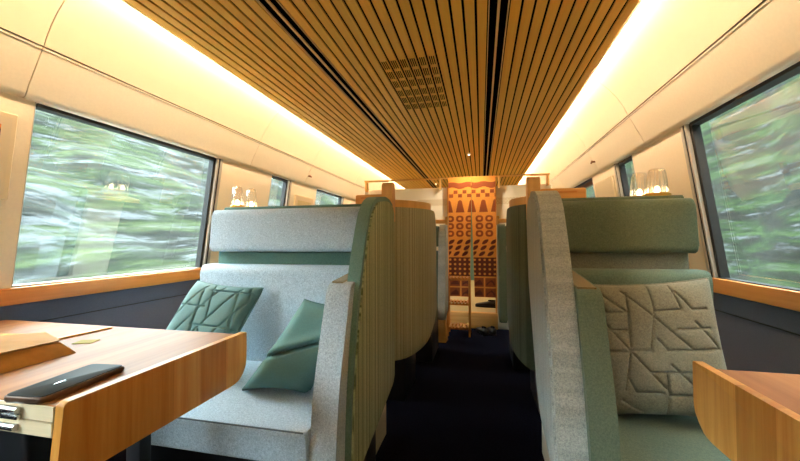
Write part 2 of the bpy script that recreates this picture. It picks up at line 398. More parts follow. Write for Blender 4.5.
# curtain in two hanging halves with printed rows
NX0, NX1, NZ0, NZ1, NY = -.395, .175, .40, 1.872, 4.47
def nwave(x, z): return NY+.006*math.sin((x-NX0)*22)*(1.9-z)/1.4
NS = -.113
def slit(z): return .002+max(0, (1.52-z))*.024
cur = thing('noren_curtain', 'ochre curtain split in two with rows of brown printed shapes', 'curtain', (-.11, 4.47, .40))
def sheet(xa, xb, za, zb, off=0, nx=24, nz=24, th=.002):
    bm = bmesh.new(); rows = []
    for d in (0, th):
        g = []
        for j in range(nz+1):
            z = za+(zb-za)*j/nz; xl = xa(z) if callable(xa) else xa; xr = xb(z) if callable(xb) else xb
            g.append([bm.verts.new((xl+(xr-xl)*i/nx, nwave(xl+(xr-xl)*i/nx, z)-off+d, z)) for i in range(nx+1)])
        for j in range(nz):
            for i in range(nx): bm.faces.new((g[j][i], g[j][i+1], g[j+1][i+1], g[j+1][i]))
        rows.append(g)
    A, B = rows
    for i in range(nx):
        bm.faces.new((A[0][i], A[0][i+1], B[0][i+1], B[0][i])); bm.faces.new((A[-1][i], A[-1][i+1], B[-1][i+1], B[-1][i]))
    for j in range(nz):
        bm.faces.new((A[j][0], A[j+1][0], B[j+1][0], B[j][0])); bm.faces.new((A[j][-1], A[j+1][-1], B[j+1][-1], B[j][-1]))
    return bm
halves = [mk('curtain_half', sheet(NX0, lambda z: NS-slit(z), NZ0, NZ1), m_norenc, cur, 80), mk('curtain_half', sheet(lambda z: NS+slit(z), NX1, NZ0, NZ1), m_norenc, cur, 80)]
def vz(v): return 1.1+(239.8-v)/81.0
def clipx(x, z, half):
    return min(max(x, NX0+.002), NS-slit(z)-.002) if half == 0 else max(min(x, NX1-.002), NS+slit(z)+.002)
def shape(polys, half, mat, off=.0018):
    bm = bmesh.new()
    for pl in polys:
        q = [(clipx(x, z, half), z) for x, z in pl]
        if max(p[0] for p in q)-min(p[0] for p in q) < .004: continue
        A = [bm.verts.new((x, nwave(x, z)-off, z)) for x, z in q]; B = [bm.verts.new((x, nwave(x, z)-off+.0012, z)) for x, z in q]
        try:
            bm.faces.new(A); bm.faces.new(B[::-1])
            for i in range(len(A)): bm.faces.new((A[i], A[(i+1) % len(A)], B[(i+1) % len(A)], B[i]))
        except ValueError: pass
    bmesh.ops.triangulate(bm, faces=[f for f in bm.faces if len(f.verts) > 4])
    o = mk('print_rows', bm, mat, halves[half], 80); o['kind'] = 'stuff'; return o
def ell(cx, cz, rx, rz, n=14, rot=0, p=1.0):
    out = []
    for k in range(n):
        a = 2*PI*k/n; ca, sa = math.cos(a), math.sin(a)
        x = rx*math.copysign(abs(ca)**p, ca); z = rz*math.copysign(abs(sa)**p, sa)
        out.append((cx+x*math.cos(rot)-z*math.sin(rot), cz+x*math.sin(rot)+z*math.cos(rot)))
    return out
W0 = NX1-NX0
for half in (0, 1):
    xa, xb = (NX0, NS) if half == 0 else (NS, NX1)
    br, dk, oc = [], [], []
    n = 12                                            # wavy band at the top
    for k in range(n):
        a, b = xa+(xb-xa)*k/n, xa+(xb-xa)*(k+1)/n
        wv = lambda x: .012*math.sin((x-NX0)*2*PI/.19)
        br.append([(a, vz(188)+wv(a)), (b, vz(188)+wv(b)), (b, vz(182.5)+wv(b)*.6), (a, vz(182.5)+wv(a)*.6)])
    cw = W0/10.4                                      # checker squares
    for r in range(2):
        for k in range(11):
            if (k+r) % 2: continue
            x = NX0+cw*k+.01; z = vz(197.5)+r*.047
            if (x+cw/2 < NS) == (half == 0): br.append([(x, z), (x+cw*.9, z), (x+cw*.9, z+.043), (x, z+.043)])
    bw = W0/4.05                                       # bells
    for k in range(5):
        cx = NX0+bw*(k+.02)
        bl = [(-.052, 0), (.052, 0), (.05, .014), (.034, .05), (.03, .10), (.024, .135), (.012, .15), (-.012, .15), (-.024, .135), (-.03, .10), (-.034, .05), (-.05, .014)]
        pl = [(cx+x, vz(212.5)+z) for x, z in bl]
        if half == 0 and cx < NS+.06 or half == 1 and cx > NS-.06: br.append(pl)
    dw = W0/4.9
    for r in range(3):                                 # rings
        for k in range(5):
            cx = NX0+dw*(k+.02)+.02; cz = vz(219+7.4*r)
            if k > 2: cx += .004
            if (cx < NS) == (half == 0) or abs(cx-NS) < .05:
                if (cx < NS) != (half == 0): continue
                br.append(ell(cx, cz, .046, .040, 16, 0, .8)); oc.append(ell(cx, cz, .020, .017, 12, 0, .8))
    for r in range(3):                                 # leaves
        for k in range(6):
            cx = NX0+W0/5.6*(k+.35)-.02*r; cz = vz(242+5.9*r)
            if (cx < NS) == (half == 0): dk.append(ell(cx, cz, .046, .022, 12, .6, 1.2))
    for k in range(12):                                # dotted grid
        a, b = xa+(xb-xa)*k/12, xa+(xb-xa)*(k+1)/12; dk.append([(a, vz(276)), (b, vz(276)), (b, vz(257.5)), (a, vz(257.5))])
    for r in range(4):
        for k in range(10):
            cx = NX0+W0/9.6*(k+.3); cz = vz(259.8+4.6*r)
            if (cx+.02 < NS) == (half == 0): oc.append(ell(cx, cz, .015, .014, 8, 0, .8))
    for r in range(2):                                 # plates with leaf silhouettes
        for k in range(4):
            x = NX0+W0/4*k+.012; z = vz(286.2+10*r)
            if (x+.06 < NS) == (half == 0):
                br += [[(x+.0305*q, z), (x+.0305*(q+1), z), (x+.0305*(q+1), z+.105), (x+.0305*q, z+.105)] for q in range(4)]
                dk.append([(x+.01, z+.02), (x+.11, z+.02), (x+.105, z+.05), (x+.075, z+.085), (x+.05, z+.05), (x+.02, z+.045)])
    shape(br, half, m_norenp, .0030); shape(dk, half, m_norend, .0045); shape(oc, half, m_norenc, .0060)

# ------------------------------------------------------------------ seats
def seat_facing(name, label, sx, xa, xb, mats, wing_x, group=None, dy=0.0, wt=.072, prof=None, pad_out=0.0):
    """booth seat facing the viewer. xa = aisle-side x of the sitting space, xb = window-side x,
    sx = +1 when the window is towards +x; wing_x = outer aisle face of the wing"""
    L = lambda a, b: (min(a, b), max(a, b))
    t = thing(name, label, 'seat', ((xa+xb)/2, 1.4+dy, 0), group)
    D = lambda pts: [(y+dy, z) for y, z in pts]
    inn = xa-sx*.02
    cu = rpoly(D([(1.035, .385), (1.028, .500), (1.60, .514), (1.62, .36), (1.15, .375)]), [.02, .016, .01, .02, .02])
    c = mk('seat_cushion', prism(cu, *L(xa+sx*.002, xb+sx*.02), 'X', .010, 3), mats['seat'], t)
    mk('piping', tube([(xa+sx*.012, 1.0335+dy, .4975), (xb+sx*.01, 1.0335+dy, .4975)], .0028, 6), mats['pipe'], c)
    ba = rpoly(D([(1.555, .508), (1.548, .978), (1.67, .978), (1.67, .34), (1.58, .40)]), [.01, .045, .01, .01, .01])
    mk('backrest', prism(ba, *L(xa+sx*.002, xb), 'X', .016, 3), mats['back'], t)
    hd = rpoly(D([(1.583, 1.043), (1.603, 1.262), (1.70, 1.262), (1.69, 1.043)]), [.03, .035, .01, .02])
    mk('headrest', prism(hd, *L(wing_x+sx*(wt+.003), xb-sx*.022), 'X', .014, 3), mats['head'], t)
    mk('neck_band', prism(D([(1.635, .94), (1.645, 1.06), (1.68, 1.06), (1.68, .94)]), *L(wing_x+sx*(wt+.003), xb-sx*.03), 'X', .004), mats['band'], t)
    sh = rpoly(D([(1.682, .42), (1.705, 1.283), (1.74, 1.283), (1.742, .42)]), [.01, .008, .012, .01])
    mk('back_shell', prism(sh, *L(wing_x+sx*(wt+.003), xb-sx*.012), 'X', .006), mats['shell'], t)
    # upholstered inner side, its tan edging
    ar = rpoly(D([(1.03, .26), (1.075, .62), (1.185, .945), (1.66, .99), (1.66, .47)]), [.01, .10, .03, .01, .01])
    s_ = mk('side_pad', prism(ar, *L(wing_x+sx*(wt-pad_out), xa), 'X', .014, 3), mats['arm'], t)
    ed = D([(1.20, .9465), (1.65, .9895), (1.65, .995), (1.20, .9520)])
    mk('edging', prism(ed, *L(wing_x+sx*(wt+.007), xa-sx*.012), 'X'), mats['tan'], s_)
    # tall wing towards the aisle
    wg = rpoly(D(prof or [(1.12, .26), (1.14, .62), (1.235, 1.0), (1.375, 1.275), (1.62, 1.302), (1.735, 1.270), (1.735, .40)]), [.03, .2, .3, .16, .10, .04, .035]+([.1] if prof else []), 8)
    w = mk('wing', prism(wg, *L(wing_x+sx*.007, wing_x+sx*wt), 'X', .020, 4), mats['rim'], t, 60)
    cy = sum(p[0] for p in wg)/len(wg); cz = sum(p[1] for p in wg)/len(wg)
    wi = []
    for (y, z) in wg:
        d = Vector((y-cy, z-cz)); L_ = d.length; k = (L_-.022)/L_; wi.append((cy+d.x*k, cz+d.y*k))
    mk('aisle_panel', prism(wi, *L(wing_x, wing_x+sx*.035), 'X', .004), mats['outer'], w, 60)
    mk('base', box(*L(xa+sx*.06, xb-sx*.05), 1.22+dy, 1.64+dy, .0, .365, .01), m_post, t)
    mk('base', box(*L(xa-sx*.05, xa+sx*.05), 1.34+dy, 1.62+dy, .0, .30, .01), m_post, t)
    return t
LEFT = dict(seat=m_bluegrey, back=m_bluegrey, head=m_bluegrey, band=m_teal, shell=m_teal, arm=m_bluegrey_d, tan=m_tan, rim=m_rim, outer=m_olive, pipe=m_pipe)
RIGHT = dict(seat=m_seatgreen, back=m_seatgreen, head=m_green, band=m_bandgrey, shell=m_green, arm=m_seatgreen, tan=m_tan, rim=m_wgrey, outer=m_wgrey, pipe=m_green)
seat_facing('booth_seat', 'wide blue-grey upholstered booth seat with tall green wing by the left window', -1, -.535, -1.395, LEFT, -.42, 'booth seats facing the viewer', wt=.056, pad_out=.030)
seat_facing('booth_seat', 'single green booth seat with pale grey wing by the right window', 1, .354, .835, RIGHT, .195, 'booth seats facing the viewer', wt=.086, prof=[(1.06, .40), (1.11, .64), (1.225, 1.0), (1.37, 1.275), (1.58, 1.302), (1.67, 1.235), (1.63, .92), (1.38, .47)])

# seats behind, back to back with the first ones (only their curved backs show)
def seat_away(label, sx, mat, xi, plan, capmat, group):
    t = thing('booth_seat', label, 'seat', (plan[3][0]+sx*.3, 2.4, 0), group)
    def offs(pl, d):
        out = []
        for i, p in enumerate(pl):
            a = Vector(pl[max(i-1, 0)]); b = Vector(pl[min(i+1, len(pl)-1)]); n = (b-a).normalized(); n = Vector((-n.y, n.x))*(-sx)
            out.append((p[0]+n.x*d, p[1]+n.y*d))
        return out
    fine = []
    P = [Vector(p) for p in plan]
    for i in range(len(P)-1):                          # smooth the plan line
        a, b, c, d = P[max(i-1, 0)], P[i], P[i+1], P[min(i+2, len(P)-1)]
        for k in range(4):
            u = k/4; q = .5*((2*b)+(c-a)*u+(2*a-5*b+4*c-d)*u*u+(3*b-a-3*c+d)*u**3); fine.append((q.x, q.y))
    fine.append(tuple(P[-1]))
    def wallof(pl, d0, d1, zb, zt, bevel):
        A, B = offs(pl, d0), offs(pl, d1); bm = bmesh.new(); n = len(pl)
        top = [zt(i/(n-1)) for i in range(n)]; bot = [zb(i/(n-1)) for i in range(n)]
        V = [[bm.verts.new((A[i][0], A[i][1], bot[i])), bm.verts.new((B[i][0], B[i][1], bot[i])), bm.verts.new((B[i][0], B[i][1], top[i])), bm.verts.new((A[i][0], A[i][1], top[i]))] for i in range(n)]
        for i in range(n-1):
            for k in range(4): bm.faces.new((V[i][k], V[i][(k+1) % 4], V[i+1][(k+1) % 4], V[i+1][k]))
        bm.faces.new(V[0][::-1]); bm.faces.new(V[-1]); return bm
    nfine = len(fine)
    rnd = lambda t, z, r, e: z
    def zt(t):
        return 1.300-max(0, (t-.86)/.14)**2*.16
    def zb(t):
        return .375+max(0, (t-.30)/.70)**1.6*.22
    mk('curved_shell', wallof(fine, 0, .05, zb, zt, .01), mat, t, 50)
    k = int(nfine*.80)
    mk('wood_cap', wallof(offs(fine[:k], .008), -.004, .046, lambda t: 1.272, lambda t: 1.345, 0), capmat, t, 50)
    xw = xi
    mk('seat_cushion', box(*sorted((plan[3][0]+sx*.10, xw)), 2.42, 2.86, .33, .45, .03, 3), m_seatgreen, t)
    mk('backrest', box(*sorted((plan[3][0]+sx*.22, xw)), 2.30, 2.42, .33, 1.22, .03, 3), m_seatgreen, t)
    mk('base', box(*sorted((plan[3][0]+sx*.16, xw-sx*.05)), 2.40, 2.80, 0, .335, .01), m_post, t)
    return t
seat_away('left booth seat turned away, curved grey-green striped back with wooden cap', -1, m_greygreen, -1.40,
          [(-.66, 2.02), (-.54, 2.08), (-.43, 2.18), (-.352, 2.31), (-.325, 2.44), (-.32, 2.60)], m_honey, 'booth seats turned away')
seat_away('right booth seat turned away, curved dark green striped back with wooden cap', 1, m_darkgreen, .83,
          [(.41, 2.02), (.315, 2.07), (.235, 2.15), (.183, 2.26), (.17, 2.40), (.168, 2.56)], m_honey, 'booth seats turned away')

# third row, facing the viewer, near the partition
def seat_far(label, sx, xw, xwin, rim, outer, group):
    L = lambda a, b: (min(a, b), max(a, b)); t = thing('booth_seat', label, 'seat', (xw+sx*.3, 3.6, 0), group)
    wg = rpoly([(3.36, .34), (3.42, .9), (3.50, 1.25), (3.70, 1.25), (3.70, .40)], [.03, .1, .08, .04, .08], 6)
    mk('wing', prism(wg, *L(xw, xw+sx*.07), 'X', .018, 3), outer, t, 60)
    mk('wood_rail', box(*L(xw-sx*.012, xwin), 3.64, 3.69, 1.265, 1.305, .012, 2), m_honeyx, t)
    mk('wood_post', box(*L(xw-sx*.012, xw+sx*.022), 3.64, 3.69, 1.24, 1.335, .010, 2), m_honey, t)
    mk('headrest', box(*L(xw+sx*.072, xwin), 3.56, 3.66, 1.03, 1.24, .025, 3), rim, t)
    mk('backrest', box(*L(xw+sx*.072, xwin), 3.52, 3.64, .40, .99, .025, 3), rim, t)
    mk('seat_cushion', box(*L(xw+sx*.072, xwin), 3.05, 3.53, .34, .46, .03, 3), rim, t)
    mk('base', box(*L(xw+sx*.10, xwin-sx*.05), 3.2, 3.66, 0, .345, .01), m_post, t)
seat_far('far left booth seat with grey wing and wooden rail before the curtain', -1, -.335, -1.40, m_seatgreen, m_wgrey, 'booth seats facing the viewer')
seat_far('far right booth seat with green wing and wooden rail before the curtain', 1, .155, .83, m_green, m_seatgreen, 'booth seats facing the viewer')

# ------------------------------------------------------------------ consoles between the backs, their wooden boards and lamps
def console(label, sx, xa, xb, bx0, bx1, px0, px1, ext):
    L = lambda a, b: (min(a, b), max(a, b)); t = thing('console', label, 'console', ((xa+xb)/2, 1.95, 0), 'consoles between seat backs')
    mk('body', box(*L(xa, xb), 1.765, 1.985, 0, 1.24, .004), m_cream, t)
    mk('top_board', box(*L(xa+sx*.10, xb+sx*ext), 1.765, 2.0, 1.2405, 1.268, .006), m_honeyx, t)
    mk('wood_board', box(*L(bx0, bx1), 1.885, 1.915, 1.2685, 1.352, .010, 3), m_honeyx, t)
    g0, g1 = bx0+(bx1-bx0)*.22, bx0+(bx1-bx0)*.80
    mk('grip_slot', box(*L(g0, g1), 1.8835, 1.89, 1.328, 1.338, .002), m_ledge, t)
    ps = rpoly([(1.86, 1.20), (1.86, 1.415), (1.94, 1.415), (1.94, 1.20)], [.004, .038, .038, .004], 7)
    mk('wood_post', prism(ps, *L(px0, px1), 'X', .010, 3), m_honey, t, 60)
console('cream console with rounded wooden post behind the left booth seat', -1, -.535, -1.38, -.520, -.685, -.468, -.524, .11)
console('cream console with rounded wooden post behind the right booth seat', 1, .295, .815, .288, .502, .228, .286, .035)
def lamp(x, y, label, k=1.0):
    t = thing('table_lamp', label, 'lamp', (x, y, 1.2685), 'ribbed glass lamps on the consoles'); z = 1.2685
    mk('lamp_base', lathe([(.046*k, z), (.048*k, z+.004), (.048*k, z+.034), (.042*k, z+.040)], x, y, 28), m_brass, t)
    pr = [(.038*k, z+.0402), (.0375*k, z+.06), (.034*k, z+.10), (.030*k, z+.135), (.026*k, z+.147), (.014*k, z+.153), (.0005, z+.154)]
    mk('glass_shade', lathe(pr, x, y, 84, 14, .05), m_shade, t, 80)
    mk('bulb', lathe([(.009, z+.041), (.011, z+.046), (.011, z+.060), (.006, z+.070), (.001, z+.072)], x, y, 12), m_bulb, t)
lamp(-1.41, 1.85, 'ribbed glass lamp nearer the window behind the blue-grey seat', .85)
lamp(-1.385, 1.945, 'second ribbed glass lamp behind the blue-grey seat headrest', .85)
lamp(.785, 1.845, 'larger ribbed glass lamp on brass base above the green headrest', 1.1)
lamp(.752, 1.945, 'smaller-looking ribbed glass lamp farther back above the green headrest', 1.0)

# ------------------------------------------------------------------ tables
ZTOP = .780
t = thing('folding_table', 'broad wooden folding table with curved apron by the left window', 'table', (-1.35, .8, 0), 'window tables')
lf = mk('table_leaf', box(-1.90, -.807, .535, 1.078, ZTOP-.029, ZTOP, .002, 1), m_top, t)
mk('leaf_edge', box(-1.89, -.808, .531, .5345, ZTOP-.029, ZTOP-.001), m_ply, lf)
mk('table_leaf', box(-1.90, -.809, .530, 1.06, ZTOP-.060, ZTOP-.031, .002, 1), m_ply, t)
ap = rpoly([(.522, .632), (.535, ZTOP+.008), (1.084, ZTOP+.008), (1.084, .632)], [.004, .012, .006, .085], 10)
mk('apron', prism(ap, -.806, -.786, 'X', .0025, 2), m_fascia, t, 60)
hb = thing
for k in range(3):
    x = -.925-.10*k
    h = mk('hinge', merge(tube([(x-.035, .526, ZTOP-.012), (x+.035, .526, ZTOP-.012)], .007, 10), box(x-.036, x+.036, .522, .5345, ZTOP-.030, ZTOP-.020, .002),
                          tube([(x-.03, .526, ZTOP-.046), (x+.03, .526, ZTOP-.046)], .007, 10)), m_metal, t)
mk('pedestal', box(-1.36, -1.22, .74, .88, 0, ZTOP-.061, .02, 3), m_post, t)
mk('pedestal', box(-.98, -.93, .82, .86, 0, ZTOP-.061, .008, 2), m_post, t)
mk('foot', box(-1.5, -.86, .70, .92, 0, .02, .006), m_post, t)
t = thing('folding_table', 'small wooden table with curved apron by the right window', 'table', (.83, .7, 0), 'window tables')
mk('table_leaf', box(.531, 1.128, .30, 1.036, ZTOP-.026, ZTOP, .002, 1), m_top, t)
ap = rpoly([(.29, .632), (.29, ZTOP+.017), (1.036, ZTOP+.017), (1.036, .632)], [.004, .01, .005, .10], 10)
mk('apron', prism(ap, .510, .530, 'X', .0025, 2), m_fascia, t, 60)
mk('pedestal', box(.76, .86, .60, .70, 0, ZTOP-.027, .02, 3), m_post, t)
mk('foot', box(.66, .96, .52, .78, 0, .02, .006), m_post, t)

# phone
def place(bm, x, y, z, rz):
    bmesh.ops.transform(bm, matrix=Matrix.Translation((x, y, z)) @ Matrix.Rotation(rz, 4, 'Z'), verts=bm.verts[:]); return bm
t = thing('phone', 'black phone in a dark case lying on the left table edge', 'phone', (-.897, .622, ZTOP))
a = rpoly([(-.048, -.094), (.048, -.094), (.048, .094), (-.048, .094)], .014, 6)
RZ = .10
mk('case', place(prism(a, 0, .012, 'Z', .004, 3), -.897, .622, ZTOP+.0005, RZ), m_phoneb, t, 60)
a = rpoly([(-.0445, -.0905), (.0445, -.0905), (.0445, .0905), (-.0445, .0905)], .012, 6)
mk('back_cover', place(prism(a, 0.009, .0138, 'Z', .001, 1), -.897, .622, ZTOP+.0005, RZ), m_phone, t, 60)
mk('emblem', place(prism(ell(0, 0, .013, .0025, 14), .0138, .0141, 'Z'), -.895, .60, ZTOP+.0005, RZ+1.5), m_metal, t)

# paper parcel, card and sticker
t = thing('paper_parcel', 'folded kraft paper parcel on the left table', 'parcel', (-1.35, .7, ZTOP))
bm = bmesh.new()
P = [(-1.135, .50, 0), (-1.13, .80, 0), (-1.36, .88, 0), (-1.62, .78, 0), (-1.60, .50, 0)]
T = [(-1.165, .50, .045), (-1.175, .785, .034), (-1.36, .865, .026), (-1.60, .77, .04), (-1.58, .50, .05)]
A = [bm.verts.new((p[0], p[1], ZTOP+.0005+p[2])) for p in P]; B = [bm.verts.new((p[0], p[1], ZTOP+p[2])) for p in T]
bm.faces.new(A[::-1]); 
cv = bm.verts.new((-1.38, .66, ZTOP+.055))
for i in range(5):
    bm.faces.new((A[i], A[(i+1) % 5], B[(i+1) % 5], B[i])); bm.faces.new((B[i], B[(i+1) % 5], cv))
bev(bm, .004, 2)
mk('paper_body', bm, m_kraft, t, 30)
bm = bmesh.new()
Q = [(-1.160, .51, .0475), (-1.172, .785, .0365), (-1.36, .87, .0285), (-1.39, .66, .0575)]
A = [bm.verts.new((p[0], p[1], ZTOP+p[2])) for p in Q]; B = [bm.verts.new((p[0], p[1], ZTOP+p[2]+.0015)) for p in Q]
bm.faces.new(A[::-1]); bm.faces.new(B)
for i in range(4): bm.faces.new((A[i], A[(i+1) % 4], B[(i+1) % 4], B[i]))
mk('folded_flap', bm, m_kraftl, t, 30)
o = mk('wooden_chopsticks', merge(place(box(-.0035, .0035, -.10, .10, 0, .006, .001, 1), -1.332, .95, ZTOP+.0005, -.10), place(box(-.0035, .0035, -.10, .10, 0, .006, .001, 1), -1.341, .95, ZTOP+.0005, -.10)), m_honey)
tag(o, 'pair of thin wooden chopsticks beside the paper parcel', 'chopsticks')
o = mk('gold_label', place(prism(rpoly([(-.028, -.022), (.028, -.022), (.028, .022), (-.028, .022)], .004, 3), 0, .0015, 'Z'), -1.225, .892, ZTOP+.0004, .35), m_gold)
tag(o, 'small gold sticker card lying beside the paper parcel', 'card')

# ------------------------------------------------------------------ cushions
def seg_d(px, py, s):
    ax, ay, bx, by = s; dx, dy = bx-ax, by-ay; L = dx*dx+dy*dy
    k = 0 if L == 0 else max(0, min(1, ((px-ax)*dx+(py-ay)*dy)/L)); return math.hypot(px-ax-k*dx, py-ay-k*dy)
def pillow(name, label, loc, w, h, th, segs, mat, M, n=72, crease=None, pinch=.06):
    """pillow in local x (width), z (height), y (thickness, front is -y)"""
    bm = bmesh.new(); G = []
    for side in (-1, 1):
        g = []
        for j in range(n+1):
            row = []
            for i in range(n+1):
                u, v_ = i/n, j/n; a, b = 2*u-1, 2*v_-1
                prof = max(0, (1-a**4)*(1-b**4))**.42
                # corners reach out, edges draw in
                x = a*w/2*(1-pinch*(1-b*b)*abs(a)**3); z = b*h/2*(1-pinch*(1-a*a)*abs(b)**3)
                y = side*th/2*prof
                if segs and side < 0:
                    d = min(seg_d(u, 1-v_, s) for s in segs)
                    y += .0080*math.exp(-(d/.0075)**2)*min(1, prof*2)
                    y -= .002*min(1, d/.05)*min(1, prof*1.5)
                if crease: y += crease(a, b, side)*min(1, prof*1.4)
                row.append(bm.verts.new((x, y, z)) if side < 0 or (0 < i < n and 0 < j < n) else G[0][j][i])
            g.append(row)
        G.append(g)
    for g in G:
        for j in range(n):
            for i in range(n): bm.faces.new((g[j][i], g[j][i+1], g[j+1][i+1], g[j+1][i]))
    bmesh.ops.transform(bm, matrix=Matrix.Translation(loc) @ M, verts=bm.verts[:])
    t = thing(name, label, 'cushion', loc, 'throw cushions')
    mk('cover', bm, mat, t, 75)
    # piped seam round the edge
    pts = []
    for k in range(60):
        s4 = k/60*4; e = int(s4); f = (s4-e)*2-1
        a, b = ((f, -1), (1, f), (-f, 1), (-1, -f))[e]
        x = a*w/2*(1-pinch*(1-b*b)*abs(a)**3); z = b*h/2*(1-pinch*(1-a*a)*abs(b)**3)
        pts.append(tuple(Matrix.Translation(loc) @ M @ Vector((x, 0, z))))
    mk('piping', tube(pts+[pts[0]], .0035, 6), mat, t, 80)
    return t
def norm(l, x0, x1, y0, y1): return [((a-x0)/(x1-x0), (b-y0)/(y1-y0), (c-x0)/(x1-x0), (d-y0)/(y1-y0)) for a, b, c, d in l]
segR = norm([(190, 135, 255, 135), (330, 132, 400, 130), (165, 185, 240, 185), (380, 185, 470, 185), (245, 242, 300, 242), (340, 242, 490, 240), (285, 300, 410, 300), (240, 355, 310, 355), (325, 362, 420, 362),
             (245, 70, 410, 240), (180, 165, 330, 355), (345, 280, 410, 352), (160, 80, 190, 135), (175, 70, 250, 135), (395, 75, 430, 132), (430, 165, 490, 240), (320, 210, 345, 242), (220, 310, 240, 355),
             (325, 55, 325, 135), (325, 135, 298, 242), (258, 75, 244, 230), (240, 245, 212, 350), (385, 55, 400, 130), (330, 300, 320, 420), (200, 380, 260, 420),
             (430, 132, 470, 130), (165, 200, 165, 245), (140, 245, 240, 245)], 140, 512, 45, 430)
tilt = Matrix.Rotation(math.radians(-12), 4, 'X')
pillow('cushion', 'grey-brown quilted cushion with line pattern on the green seat', (.565, 1.375, .735), .385, .44, .14, segR, m_pgrey, Matrix.Rotation(math.radians(-5), 4, 'Z') @ Matrix.Rotation(math.radians(-10), 4, 'X') @ Matrix.Rotation(math.radians(-5), 4, 'Y'), n=130)
# triangular line pattern of the teal cushion
segL = []
for k in range(-1, 6):
    y = .10+.2*k
    segL.append((.02+.05*(k % 2), y, .45, y) if k % 2 else (.40, y, .98, y))
for k in range(6):
    x = -.25+.25*k
    segL.append((x, 1.0, x+.55, .05)); 
    if k % 2 == 0: segL.append((x+.12, .35, x+.30, .90)); segL.append((x+.15, .02, x+.32, .42))
    else: segL.append((x+.05, .55, x+.20, .98)); segL.append((x+.30, .12, x+.45, .55))
pillow('cushion', 'teal quilted cushion with line pattern in the window corner of the left seat', (-1.205, 1.375, .715), .335, .40, .13, segL, m_pteal,
       Matrix.Rotation(math.radians(6), 4, 'Z') @ Matrix.Rotation(math.radians(-22), 4, 'X') @ Matrix.Rotation(math.radians(5), 4, 'Y') @ Matrix(((1, 0, .26, 0), (0, 1, 0, 0), (0, 0, 1, 0), (0, 0, 0, 1))), n=120)
def cr(a, b, side):
    d = (b-.05-.30*a); return (-.016*math.exp(-((d-.09)/.12)**2)+.026*math.exp(-((d+.05)/.05)**2)) if side < 0 else 0
pillow('cushion', 'plain teal cushion slumped against the left seat armrest', (-.700, 1.345, .672), .27, .35, .20, None, m_pteal2,
       Matrix.Rotation(math.radians(14), 4, 'Z') @ Matrix.Rotation(math.radians(-12), 4, 'X') @ Matrix(((1, 0, .58, 0), (0, 1, 0, 0), (0, 0, 1, 0), (0, 0, 0, 1))) @ Matrix.Rotation(math.radians(4), 4, 'Y'), crease=cr, pinch=.10)

# ------------------------------------------------------------------ slatted rack, bag, shoes
t = thing('slatted_rack', 'three-tier slatted wooden rack standing before the curtain', 'rack', (-.26, 4.22, 0))
RX0, RX1, RY0, RY1 = -.392, -.126, 4.12, 4.33
for x in (RX0, RX1-.022):
    for y in (RY0, RY1-.022): mk('leg', box(x, x+.022, y, y+.022, 0, .665, .003, 1), m_rack, t)
for z in (.09, .365, .645):
    mk('tier_rail', box(RX0+.022, RX1-.022, RY0+.003, RY0+.019, z-.012, z+.008, .002, 1), m_rack, t); mk('tier_rail', box(RX0+.022, RX1-.022, RY1-.019, RY1-.003, z-.012, z+.008, .002, 1), m_rack, t)
    f0 = None
    for k in range(6):
        x = RX0+.026+(RX1-RX0-.052-.020)*k/5
        if f0 is None: f0 = mk('slat', box(x, x+.020, RY0-.004, RY1+.004, z+.0085, z+.020, .002, 1), m_rack, t); fx0 = x
        else: copy_of(f0, t, (x-fx0, 0, 0))
t = thing('paper_bag', 'brown paper carrier bag with handle beside the slatted rack', 'bag', (-.45, 3.92, 0))
bm = hexa([(-.56, 3.84, .001), (-.375, 3.84, .001), (-.365, 3.97, .001), (-.55, 3.97, .001), (-.555, 3.85, .34), (-.395, 3.86, .335), (-.385, 3.95, .34), (-.545, 3.95, .345)])
mk('bag_body', bev(bm, .004, 1), m_kraft, t)
mk('handle', tube([(-.53, 3.845, .33)]+[(-.475+.055*math.cos(PI-PI*k/8), 3.85, .36+.10*math.sin(PI*k/8)) for k in range(9)]+[(-.42, 3.85, .33)], .006), m_honey, t)
def shoe(label, x, y, z, rz, k=1.0):
    t = thing('shoe', label, 'shoe', (x, y, z), 'dark shoes by the curtain')
    prof = [(-.13, .055, .030), (-.10, .075, .038), (-.05, .07, .040), (0, .055, .042), (.05, .045, .046), (.10, .035, .044), (.13, .028, .030), (.142, .018, .012)]
    bm = bmesh.new(); rings = []
    for (l, hh, wd) in prof:
        ring = []
        for i in range(14):
            a = PI*2*i/14; ring.append(bm.verts.new((wd*math.cos(a)*k, l*k, (max(0, .012+hh*(.5+.5*math.sin(a))))*k)))
        rings.append(ring)
    for A, B in zip(rings, rings[1:]):
        for i in range(14): bm.faces.new((A[i], A[(i+1) % 14], B[(i+1) % 14], B[i]))
    bm.faces.new(rings[0][::-1]); bm.faces.new(rings[-1])
    place(bm, x, y, z, rz); mk('upper', bm, m_shoe, t, 80)
    sole = rpoly([(-.036*k, -.135*k), (.036*k, -.135*k), (.046*k, .06*k), (.030*k, .142*k), (-.030*k, .142*k), (-.046*k, .06*k)], .02, 4)
    mk('sole', place(prism(sole, .001, .016*k, 'Z', .002, 1), x, y, z, rz), m_post, t)
    mk('opening', place(prism(ell(0, -.06*k, .024*k, .05*k, 14), .076*k, .086*k, 'Z'), x, y, z, rz), m_dark, t)
shoe('dark shoe on the carpet nearer the rack, left of its pair', .00, 4.33, 0, .35)
shoe('dark shoe on the carpet, right of its pair', .11, 4.36, 0, .15)
shoe('black shoe on the pale raised floor under the curtain', .07, 4.98, .1905, 1.45, 1.1)

